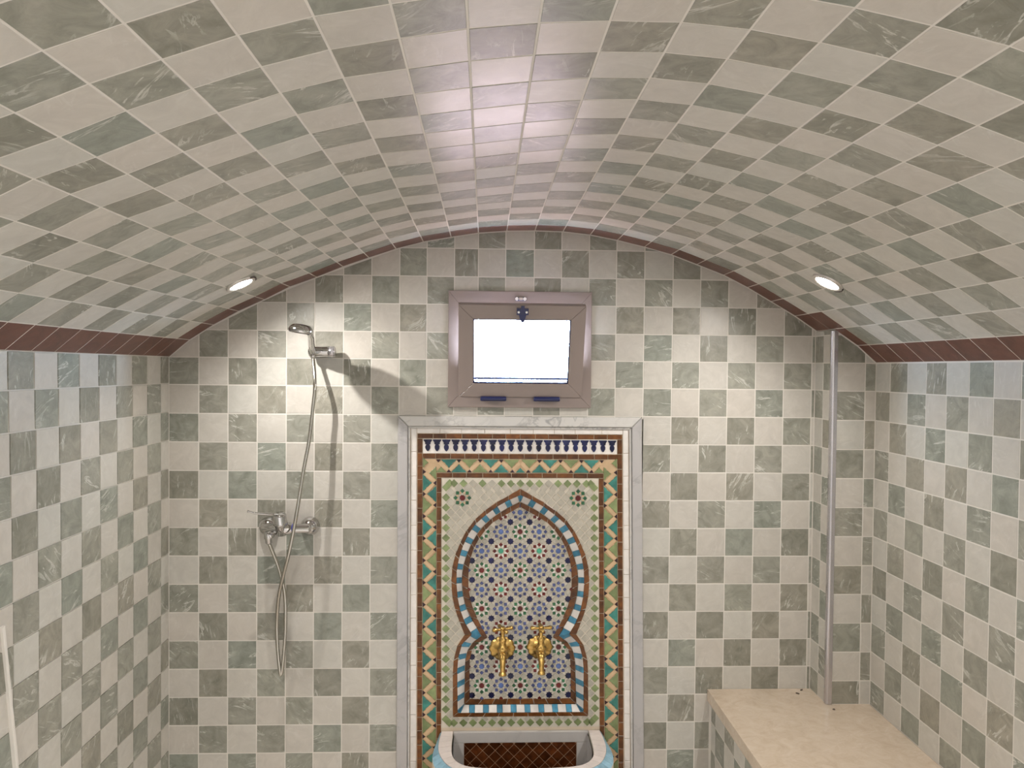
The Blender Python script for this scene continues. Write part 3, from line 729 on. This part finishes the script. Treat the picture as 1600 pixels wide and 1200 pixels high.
# diamond field
DH, DP = .0158, .0350
def diamond(u, z, h=DH): return [(u - h, z), (u, z - h), (u + h, z), (u, z + h)]
def inside(p, poly):
    c = False
    for i in range(len(poly)):
        a, b = poly[i - 1], poly[i]
        if (a[1] > p[1]) != (b[1] > p[1]) and p[0] < (b[0] - a[0]) * (p[1] - a[1]) / (b[1] - a[1]) + a[0]: c = not c
    return c
O0 = outline(C['0u'], C['0l'])
OS = [(u * .965, z) for u, z in O0]
dz = dict(t=.005, gap=.0009, bev=.0006)
for k in range(-7, 8):
    c = 'green' if k not in (-5, -3, 3) else 'beige'
    piece('green_diamond', FM, wq(diamond(k * .0341, -.4085)), M['green'] if c == 'green' else M['beige'], wfn, n=.0004, **dz)
    piece('green_diamond', FM, wq(diamond(k * .0341, -1.2710)), M['green'], wfn, n=.0004, **dz)
for s in (-1, 1):
    for u, z in ((.2545, -.4085), (.2545, -1.2710)): piece('green_diamond', FM, wq(diamond(s * u, z)), M['green'], wfn, n=.0004, **dz)
    for k in range(24): piece('green_diamond', FM, wq(diamond(s * .2672, -.4230 - k * .0363)), M['green'], wfn, n=.0004, **dz)
bf = []
for i in range(0, 18):
    for j in range(-1, 54):
        for s in (-1, 1):
            u = .2672 - i * .01725; z = -.4230 - j * .01815
            if (i + j) % 2 or (i == 0 and j >= 0) or (s < 0 and abs(u) < .004) or u < -.004: continue
            u *= s
            if z > -.4085 - .012 or z < -1.2710 + .012: continue
            if inside((u, z), OS): continue
            if math.hypot(abs(u) - .2085, z + .4605) < .031: continue
            if -.4085 - .030 < z and abs(u) < .24: continue
            bf.append((u, z))
for i, j in enumerate(range(15)):      # half diamonds closing the upper row
    bf.append(((i - 7) * .0341 + .01705, -.4085 - .01705)) if i < 14 and not inside(((i - 7) * .0341 + .01705, -.4355), OS) else None
for n_, (u, z) in enumerate(sorted(bf, key=lambda a: -a[1])):
    if n_ < 296: piece('beige_diamond', FM, wq(diamond(u, z)), M['beige'], wfn, tilt=.004, **dz)
if len(bf) > 296: joined('beige_diamonds', [(FM, wq(diamond(u, z)), 0) for u, z in sorted(bf, key=lambda a: -a[1])[296:]], M['beige'], wfn, **dz)
plate('field_bed', [wp(-.283, -.389), wp(-.283, -1.289), wp(.283, -1.289), wp(.283, -.389)], [wp(*p) for p in outline(C['0u'], C['0l'])], FM, M['pale_grout'], -.0025)
# arches of terracotta bricks and the blue-white reveal
def arc_bricks(ca, cb, n, fr, name='brick', m='brick'):
    for k in range(n):
        f0, f1 = k / n, (k + 1) / n; q = [at_frac(ca, f0), at_frac(ca, f1), at_frac(cb, f1), at_frac(cb, f0)]
        for s in (-1, 1): piece(name, fr, wq([(p.x * s, p.y) for p in q]), M[m], wfn, t=.008, gap=.0013, bev=.0010, n=.0012)
arc_bricks(C['0u'], C['1u'], 13, FM); arc_bricks(C['0l'], C['1l'], 6, FM)
arc_bricks(C['2u'], C['3u'], 15, FI); arc_bricks(C['2l'], C['3l'], 7, FI)
def bottom_bricks(ca, cb, n, fr):
    a, b = ca[-1], cb[-1]
    for k in range(n):
        f0, f1 = -1 + 2 * k / n, -1 + 2 * (k + 1) / n
        piece('brick', fr, wq([(f0 * -a.x, a.y), (f1 * -a.x, a.y), (f1 * -b.x, b.y), (f0 * -b.x, b.y)]), M['brick'], wfn, t=.008, gap=.0013, bev=.0010, n=.0012)
bottom_bricks(C['0l'], C['1l'], 9, FM); bottom_bricks(C['2l'], C['3l'], 8, FI)
rv = []
def P3(p, fr, s=1, n=.0): return fr.at(*wp(p.x * s, p.y), n)
def reveal_piece(a0, a1, b1, b0, m):
    o = (a0 + a1 + b0 + b1) / 4; fr = Frame(o, a1 - a0, b0 - a0)
    if fr.n.dot(Vector((.135, D - .6, HZ(-.82))) - o) < 0: fr = Frame(o, a0 - a1, b0 - a0)
    l = [((v - o).dot(fr.u), (v - o).dot(fr.v)) for v in (a0, a1, b1, b0)]
    piece('reveal_tile', fr, l, M[m], wfn, t=.005, gap=.0004, bev=.0008)
def reveal(ca, cb, units):
    cuts = [0] + [k + .5 + (-.09 if k % 2 == 0 else .09) for k in range(units)] + [units]
    mp_ = lambda f: f if f in (0, 1) else .25 * f + .75 * near_frac(cb, at_frac(ca, f))
    for i, (x, y) in enumerate(zip(cuts, cuts[1:])):
        f0, f1 = x / units, y / units
        q = (at_frac(ca, f0), at_frac(ca, f1), at_frac(cb, mp_(f1)), at_frac(cb, mp_(f0)))
        for s in (-1, 1):
            reveal_piece(P3(q[0], FM, s), P3(q[1], FM, s), P3(q[2], FI, s), P3(q[3], FI, s), 'blue' if i % 2 == 0 else 'white')
reveal(C['1u'], C['2u'], 24); reveal(C['1l'], C['2l'], 12)
a, b = C['1l'][-1], C['2l'][-1]; cuts = [0] + [k + .5 + (-.09 if k % 2 == 0 else .09) for k in range(18)] + [18]
for i, (x, y) in enumerate(zip(cuts, cuts[1:])):
    f0, f1 = -1 + x / 9, -1 + y / 9
    V_ = lambda f, p: Vector((max(p.x, min(-p.x, f * -a.x)), p.y))
    reveal_piece(P3(V_(f0, a), FM), P3(V_(f1, a), FM), P3(V_(f1, b), FI), P3(V_(f0, b), FI), 'blue' if i % 2 == 0 else 'white')
bm = bmesh.new()
for ca, cb in ((C['1u'], C['2u']), (C['1l'], C['2l'])):
    for k in range(40):
        q = (at_frac(ca, k / 40), at_frac(ca, (k + 1) / 40), at_frac(cb, (k + 1) / 40), at_frac(cb, k / 40))
        for s in (-1, 1): bm.faces.new([bm.verts.new(P3(p, f, s, -.004) + Vector((s * -.004, 0, 0))) for p, f in zip(q, (FM, FM, FI, FI))])
bm.faces.new([bm.verts.new(P3(Vector((s * p.x, p.y)), f, 1, -.004) - Vector((0, 0, .004))) for s, p, f in ((1, a, FM), (-1, a, FM), (-1, b, FI), (1, b, FI))])
obj('reveal_bed', bm, M['pale_grout'], wfn)
# star mosaic
def square(u, z, h, ang): return [(u + h * 1.414 * math.cos(ang + math.pi / 4 + k * math.pi / 2), z + h * 1.414 * math.sin(ang + math.pi / 4 + k * math.pi / 2)) for k in range(4)]
def star(u, z, R_, r_, n=8, ph=0): return [(u + (R_ if k % 2 == 0 else r_) * math.cos(ph + k * math.pi / n), z + (R_ if k % 2 == 0 else r_) * math.sin(ph + k * math.pi / n)) for k in range(2 * n)]
O3 = outline(C['2u'], C['2l'])
def smid(p, q): return [(p[i][0] + q[i][0]) / 2 for i in range(2)]
O3m = outline([a.lerp(b, .75) for a, b in zip([at_frac(C['2u'], k / 60) for k in range(61)], [at_frac(C['3u'], k / 60) for k in range(61)])], [a.lerp(b, .75) for a, b in zip([at_frac(C['2l'], k / 30) for k in range(31)], [at_frac(C['3l'], k / 30) for k in range(31)])])
petals = {}; kites = []; stars = {'white': [], 'orange': []}; cen = []; nav = []
PX, PZ, Z0 = .0697, .0702, -.5885
def put(kind, poly, extra=None):
    c = (sum(a for a, b in poly) / len(poly), sum(b for a, b in poly) / len(poly))
    ok = all(inside(p, O3) for p in poly) and (inside(c, O3m) or extra)
    return ok
for r in range(-1, 10):
    for c in range(-4, 5):
        u, z = c * PX, Z0 - r * PZ
        k = ('red', 'leaf') if r % 2 == 0 and c % 2 == 0 else (('jade', 'red') if r % 2 and c % 2 else ('cobalt', 'slate_blue'))
        s = star(u, z, .0105, .0086, 8, math.pi / 8)
        if put('c', s): cen.append((s, k[0]))
        for i in range(8):
            t = i * math.pi / 4; q = square(u + .0232 * math.cos(t), z + .0232 * math.sin(t), .0052, 0 if i % 2 else math.pi / 4)
            if put('p', q): petals.setdefault(k[1], []).append(q)
            w = [(u + rr * math.cos(t + math.pi / 8 + dd), z + rr * math.sin(t + math.pi / 8 + dd)) for rr, dd in ((.0115, 0), (.018, -.20), (.029, 0), (.018, .20))]
            if put('w', w): stars['orange' if k[0] == 'cobalt' else 'white'].append(w)
        s = star(u + PX / 2, z - PZ / 2, .0126, .0094, 8, 0)
        if put('n', s): nav.append(s)
        for i in range(4):
            t = i * math.pi / 2; dx, dzz = math.cos(t), math.sin(t); cu, cz_ = u + PX / 2, z - PZ / 2
            q = [(cu + dx * a - dzz * b, cz_ + dzz * a + dx * b) for a, b in ((.0135, 0), (.020, -.0085), (.029, -.0065), (.0335, 0), (.029, .0065), (.020, .0085))]
            if put('k', q): kites.append(q)
sm = dict(t=.005, gap=.0002, bev=.0006)
for s, k in cen: piece('rosette_centre', FI, wq(s), M[k], wfn, **sm)
for s in nav: piece('navy_star', FI, wq(s), M['navy'], wfn, **sm)
NM = {'leaf': 'green_petals', 'red': 'red_petals', 'slate_blue': 'blue_petals'}
for k in petals: joined(NM[k], [(FI, wq(q), 0) for q in petals[k]], M[k], wfn, **sm)
joined('white_points', [(FI, wq(q), -.0004) for q in stars['white']], M['white'], wfn, **sm)
joined('gilt_points', [(FI, wq(q), -.0004) for q in stars['orange']], M['beige'], wfn, **sm)
joined('beige_kites', [(FI, wq(q), -.0002) for q in kites], M['beige'], wfn, **sm)
# two corner rosettes in the diamond field
for s in (-1, 1):
    u, z = s * .2085, -.4605
    piece('rosette_ground', FM, wq(star(u, z, .0335, .0315, 8)), M['beige'], wfn, t=.004, gap=0, bev=.0004, n=-.0016)
    piece('rosette_centre', FM, wq(star(u, z, .0115, .0094, 8, math.pi / 8)), M['red'], wfn, n=.0006, **sm)
    joined('green_petals', [(FM, wq(square(u + .0247 * math.cos(i * math.pi / 4), z + .0247 * math.sin(i * math.pi / 4), .0057, 0 if i % 2 else math.pi / 4)), .0006) for i in range(8)], M['leaf'], wfn, **sm)
    joined('gilt_points', [(FM, wq([(u + rr * math.cos(i * math.pi / 4 + math.pi / 8 + dd), z + rr * math.sin(i * math.pi / 4 + math.pi / 8 + dd)) for rr, dd in ((.0125, 0), (.019, -.2), (.025, 0), (.019, .2))]), .0002) for i in range(8)], M['orange'], wfn, **sm)

# ---- brass taps
def tap(x, zf, lab, turn):
    y0 = D + DR + .002; z = HZ(zf)
    t = empty('brass_tap', (x, y0, z), label=lab, cat='tap', group='brass taps in the fountain niche')
    bm = bmesh.new(); n = 80; rings = []
    for r, d in ((.046, 0), (.046, .003), (.040, .007), (.032, .006), (.026, .011), (.016, .013), (.014, .02)):
        rings.append([bm.verts.new((x + rr * math.cos(2 * math.pi * k / n), y0 - d, z + .92 * rr * math.sin(2 * math.pi * k / n))) for k in range(n) for rr in [r * (1 + (.09 * abs(math.cos(10 * math.pi * k / n)) - .05 if r > .03 else 0))]])
    for a, b in zip(rings, rings[1:]):
        for k in range(n): bm.faces.new((a[k], a[(k + 1) % n], b[(k + 1) % n], b[k]))
    bm.faces.new(rings[-1]); bmesh.ops.recalc_face_normals(bm, faces=bm.faces[:])
    obj('flange', bm, M['brass'], t, True)
    bm = bmesh.new(); lathe(bm, [(0, .012), (.02, .012), (.03, .015), (.055, .0165), (.066, .014), (.07, .010)], (x, y0 - .012, z - .002), (0, -1, 0), 20); obj('body', bm, M['brass'], t, True)
    yb_ = y0 - .062
    bm = bmesh.new(); lathe(bm, [(-.004, .015), (.012, .0155), (.018, .019), (.023, .019), (.026, .013), (.045, .0115), (.050, .014), (.055, .014), (.058, .008), (.076, .0065), (.080, .009), (.094, .0105), (.100, .007)], (x, yb_, z), (0, 0, 1), 20); obj('bonnet', bm, M['brass'], t, True)
    bm = bmesh.new(); pts = cat([(x, yb_, z), (x, yb_ - .018, z - .004), (x, yb_ - .030, z - .022), (x, yb_ - .033, z - .045), (x, yb_ - .034, z - .060)], 5)
    tube(bm, pts, lambda i: .0135 - .0003 * i if i < 17 else .0125 - (.0 if i < 19 else -.0015), 16); obj('spout', bm, M['brass'], t, True)
    hz = z + .090; hd = []
    hb = bmesh.new()
    for k in range(4):
        a = turn + k * math.pi / 2; d = Vector((math.cos(a), math.sin(a), .04))
        lathe(hb, [(0, .006), (.010, .0046), (.022, .0056), (.031, .0078), (.037, .0066), (.040, .003)], (x, yb_, hz), d, 12)
    obj('cross_handle', hb, M['brass'], t, True)
    return t
tap(.0697, -1.012, 'left brass tap with cross handle and scalloped flange', .35)
tap(.2060, -1.008, 'right brass tap with cross handle and scalloped flange', .08)

# ---- basin under the panel
bs = empty('fountain_basin', (.139, D - .12, 0), label='low fountain basin with white rim and pale blue tiled edge', cat='basin')
ZR = HZ(-1.296)
def plan(half): return [Vector((x, y)) for x, y in half]
out_l = [(-.1523, D - .001), (-.1595, 2.56), (-.1665, 2.494), (-.1650, 2.445), (-.1530, 2.3967), (-.1180, 2.350), (-.055, 2.315), (.03, 2.298), (.139, 2.292)]
mid_l = [(-.1450, D - .001), (-.1503, 2.56), (-.1490, 2.4943), (-.1330, 2.4350), (-.1044, 2.388), (-.055, 2.358), (.0, 2.343), (.06, 2.334), (.139, 2.330)]
inn_l = [(-.1038, D - .001), (-.1048, 2.54), (-.1020, 2.4725), (-.0893, 2.4272), (-.0606, 2.395), (-.02, 2.380), (.03, 2.3745), (.08, 2.3715), (.139, 2.370)]
def full(l):
    a = cat([Vector((x, y, 0)) for x, y in l], 6); b = [Vector((2 * .139 - p.x, p.y, 0)) for p in reversed(a[:-1])]; return a + b
CO, CM, CI_ = full(out_l), full(mid_l), full(inn_l)
def band3(bm, a, b, close=False):
    va = [bm.verts.new(p) for p in a]; vb = [bm.verts.new(p) for p in b]
    for i in range(len(a) - 1): bm.faces.new((va[i], va[i + 1], vb[i + 1], vb[i]))
up_ = lambda c, z: [Vector((p.x, p.y, z)) for p in c]
bm = bmesh.new(); band3(bm, up_(CO, .0), up_(CO, ZR - .014)); band3(bm, up_(CO, ZR - .014), up_(CM, ZR - .006)); band3(bm, up_(CM, ZR - .006), up_(CI_, ZR - .006)); band3(bm, up_(CI_, ZR - .006), up_(CI_, .08)); bmesh.ops.recalc_face_normals(bm, faces=bm.faces[:])
obj('shell', bm, M['pale_grout'], bs)
v_in = bmesh.new(); band3(v_in, [p + Vector((0, 0, .0)) for p in up_([p.lerp(q, .02) for p, q in zip(CI_, [Vector((.139, 2.5, 0))] * len(CI_))], ZR - .008)], up_([p.lerp(q, .02) for p, q in zip(CI_, [Vector((.139, 2.5, 0))] * len(CI_))], .08)); obj('inner_wall', v_in, M['basin_stone'], bs)
obj('basin_floor', boxes([(-.16, .438, 2.30, D - .002, .06, .085)]), M['chocolate'], bs)
def seg3(name, c0, z0, c1, z1, f0, f1, m, lift=.003):
    n = 3; A = [at_frac(c0, f0 + (f1 - f0) * k / n) for k in range(n + 1)]; B = [at_frac(c1, f0 + (f1 - f0) * k / n) for k in range(n + 1)]
    A = [Vector((p.x, p.y, z0)) for p in A]; B = [Vector((p.x, p.y, z1)) for p in B]
    bm = bmesh.new(); va = [bm.verts.new(p) for p in A]; vb = [bm.verts.new(p) for p in B]
    fs = [bm.faces.new((va[i], va[i + 1], vb[i + 1], vb[i])) for i in range(n)]
    bmesh.ops.recalc_face_normals(bm, faces=fs)
    if sum((f.normal for f in fs), Vector()).dot(Vector((0, 0, 1)) + (A[0] - Vector((.139, 2.5, ZR - .1))) * (1 if z0 != z1 else 0)) < 0: bmesh.ops.reverse_faces(bm, faces=fs)
    ex = bmesh.ops.extrude_face_region(bm, geom=fs); nv = [v for v in ex['geom'] if isinstance(v, bmesh.types.BMVert)]
    d = sum((f.normal for f in fs), Vector()).normalized() * lift
    bmesh.ops.translate(bm, verts=nv, vec=d); c = sum((v.co for v in bm.verts), Vector()) / len(bm.verts)
    for v in bm.verts: v.co = c + (v.co - c) * .972
    for v in nv: v.co = c + d * .5 + (v.co - c - d * .5) * .985
    bmesh.ops.recalc_face_normals(bm, faces=bm.faces[:]); return obj(name, bm, M[m], bs)
for k in range(26): seg3('rim_tile', CM, ZR - .003, CI_, ZR - .003, k / 26, (k + 1) / 26, 'rosy_white', .004)
for k in range(40): seg3('edge_tile', CO, ZR - .012, CM, ZR - .004, k / 40, (k + 1) / 40, 'pale_blue', .004)
FQ = Frame((0, D - .004, H), (1, 0, 0), (0, 0, 1))
for q in (rect(-.103, .382, -1.3375, -1.2985), rect(-.103, -.0645, -1.535, -1.3375), rect(.3395, .382, -1.535, -1.3375)):
    piece('marble_band', FQ, q, M['basin_stone'], bs, t=.012, gap=.0004, bev=.001, n=.008)
obj('back_bed', boxes([(-.07, .345, D - .006, D - .0005, HZ(-1.535), HZ(-1.33))]), M['brown_grout'], bs)
hd = .0225
for i in range(-9, 10):
    for j in range(0, 10):
        if (i + j) % 2: continue
        u, z = .137 + i * hd, -1.345 - j * hd
        p = diamond(u, z, hd)
        for a, b, c in ((1, 0, .339), (-1, 0, .064), (0, 1, -1.338), (0, -1, 1.53)): p = clip(p, a, b, c) if p else p
        if len(p) > 2 and area(p) > 6e-5: piece('diamond_tile', FQ, p, M['chocolate'], bs, t=.005, gap=.0007, bev=.001, n=.003)

# ------------------------------------------------------------------ shower
def along(px, y):          # a point given by its place on the back wall as seen, brought forward to depth y
    return Vector((px[0] * y / D, y, H + px[1] * y / D))
mx = empty('shower_mixer', (-.69, D, HZ(-.567)), label='chrome wall-mounted shower mixer with lever handle', cat='mixer tap')
ym = D - .058
for px in ((-.7665, -.567), (-.6205, -.567)):
    c = Vector((px[0] * .99, D, H + px[1] * .99))
    bm = bmesh.new(); lathe(bm, [(0, .0335), (.006, .0335), (.016, .031), (.026, .0255), (.034, .017), (.038, .009)], c, (0, -1, 0), 32); obj('escutcheon', bm, M['chrome'], mx, True)
    bm = bmesh.new(); lathe(bm, [(.0, .013), (.045, .013), (.060, .0125), (.062, .008)], c, (0, -1, 0), 20); obj('union', bm, M['chrome'], mx, True)
zz = H - .567 * .985
xa, xb_ = -.7665 * .985, -.6205 * .985
bm = bmesh.new(); lathe(bm, [(-.012, .010), (-.008, .0165), (.028, .0175), (.034, .0215), (.085, .0215), (.091, .0165), (.150, .0155), (.156, .010)], (xa, ym, zz), (1, 0, 0), 24); obj('body', bm, M['chrome'], mx, True)
bm = bmesh.new(); lathe(bm, [(0, .0168), (.001, .0176), (.009, .0174), (.010, .0165)], (xa + .093, ym, zz), (1, 0, 0), 20, True)
cm = obj('cold_mark', bm, M['blue_mark'], mx, True); cm['label'] = 'blue cold-water mark'
xk = -.6985
bm = bmesh.new(); lathe(bm, [(-.02, .019), (.012, .0205), (.016, .0225), (.020, .0250), (.026, .0250), (.029, .0228), (.052, .0224), (.058, .017)], (xk, ym - .006, zz), (-.05, -.25, 1), 26); obj('cartridge_housing', bm, M['chrome'], mx, True)
a_ = Vector((xk, ym - .020, zz + .052))
lv = cat([a_ + Vector((-.005, -.004, .000)), a_ + Vector((-.035, -.030, .008)), a_ + Vector((-.070, -.052, .016)), a_ + Vector((-.092, -.062, .024))], 6)
bm = bmesh.new(); tube(bm, lv, lambda i: .0062 - .00018 * i if i < 17 else .0040, 12); obj('lever', bm, M['chrome'], mx, True)
xo = -.7345
bm = bmesh.new(); lathe(bm, [(0, .0125), (.03, .0125), (.034, .0145), (.046, .0145), (.052, .010)], (xo + .015, ym, zz - .006), (-.25, -1, -.25), 20); obj('outlet', bm, M['chrome'], mx, True)
oc = Vector((xo + .002, ym - .040, zz - .018))
bm = bmesh.new(); lathe(bm, [(-.016, .009), (-.012, .0140), (.006, .0145), (.010, .0115), (.022, .0112), (.026, .008)], oc, (.05, 0, -1), 18); obj('hose_nut', bm, M['chrome'], mx, True)
# bracket
bk_ = empty('shower_bracket', (-.56, D, HZ(.056)), label='chrome wall bracket gripping the hand shower', cat='bracket')
yk = D - .045; kz = H + .0545
bm = bmesh.new(); lathe(bm, [(0, .012), (.003, .0165), (.008, .0185), (.066, .0185), (.070, .017)], (-.612, yk, kz), (1, 0, 0), 28); obj('clamp', bm, M['chrome'], bk_, True)
bm = bmesh.new(); lathe(bm, [(0, .0178), (.004, .0195), (.016, .0195), (.020, .016)], (-.541, yk, kz), (1, 0, 0), 28); obj('end_cap', bm, M['satin'], bk_, True)
bm = bmesh.new(); lathe(bm, [(0, .021), (.006, .021), (.010, .014), (.04, .013)], (-.555, D, kz), (0, -1, 0), 24); obj('wall_rosette', bm, M['chrome'], bk_, True)
# hand shower
hs = empty('hand_shower', (-.595, 2.5, HZ(.09)), label='chrome hand shower resting in the wall bracket', cat='hand shower')
hc = Vector((-.5952, 2.4045, H + .1175)); nrm = Vector((-.16, .03, -1)).normalized()
bm = bmesh.new(); lathe(bm, [(-.022, .004), (-.0215, .016), (-.018, .029), (-.010, .0375), (-.003, .0400), (.004, .0400), (.006, .0385)], hc, nrm, 36); obj('head', bm, M['chrome'], hs, True)
bm = bmesh.new(); lathe(bm, [(.005, .0375), (.0075, .0365), (.0085, .030), (.0088, .002)], hc, nrm, 32); f_ = obj('spray_face', bm, M['dark_chrome'], hs, True)
hb_ = Vector((-.594, yk - .022, kz + .002)); ha = hc + Vector((.020, .030, -.004))
bm = bmesh.new(); pts = cat([ha, ha.lerp(hb_, .3) + Vector((.002, 0, .002)), ha.lerp(hb_, .7), hb_, hb_ + (hb_ - ha).normalized() * .018], 6)
tube(bm, pts, lambda i: .0098 + .0012 * math.sin(i / 24 * 3.1), 18); obj('handle', bm, M['chrome'], hs, True)
he = hb_ + (hb_ - ha).normalized() * .018
bm = bmesh.new(); lathe(bm, [(0, .0105), (.012, .0105), (.018, .0075)], he, (.08, .1, -1), 16); obj('hose_nut', bm, M['chrome'], hs, True)
# hose
def hp(u, v, y):           # a measured point of the hose, on the plane at depth y
    d = R @ Vector(((u - 800) / FPX, 1, -(v - 600) / FPX)); return Vector((0, 0, H)) + d * (y / d.y)
path = [oc + Vector((.001, 0, -.020))] + [hp(*q) for q in ((433, 880, 2.545), (441, 907, 2.555), (445.5, 935, 2.565), (446, 980, 2.575), (443, 1025, 2.580), (439.5, 1053, 2.580), (437, 1046, 2.578), (433.5, 1008, 2.575), (432.8, 970, 2.570), (436, 930, 2.548), (443, 898, 2.525), (451, 866, 2.505), (460, 822, 2.495), (467, 781, 2.50), (475, 731, 2.515), (483, 688, 2.525), (488.5, 641, 2.535), (492, 600, 2.54))] + [he + Vector((.001, .002, -.018))]
pts = resample(cat(path, 14), .0015)
bm = bmesh.new(); tube(bm, pts, lambda i: .0066 if i % 2 else .0056, 10)
tag(obj('shower_hose', bm, M['hose'], None, True), 'looped ribbed chrome hose hanging between mixer and hand shower', 'hose')
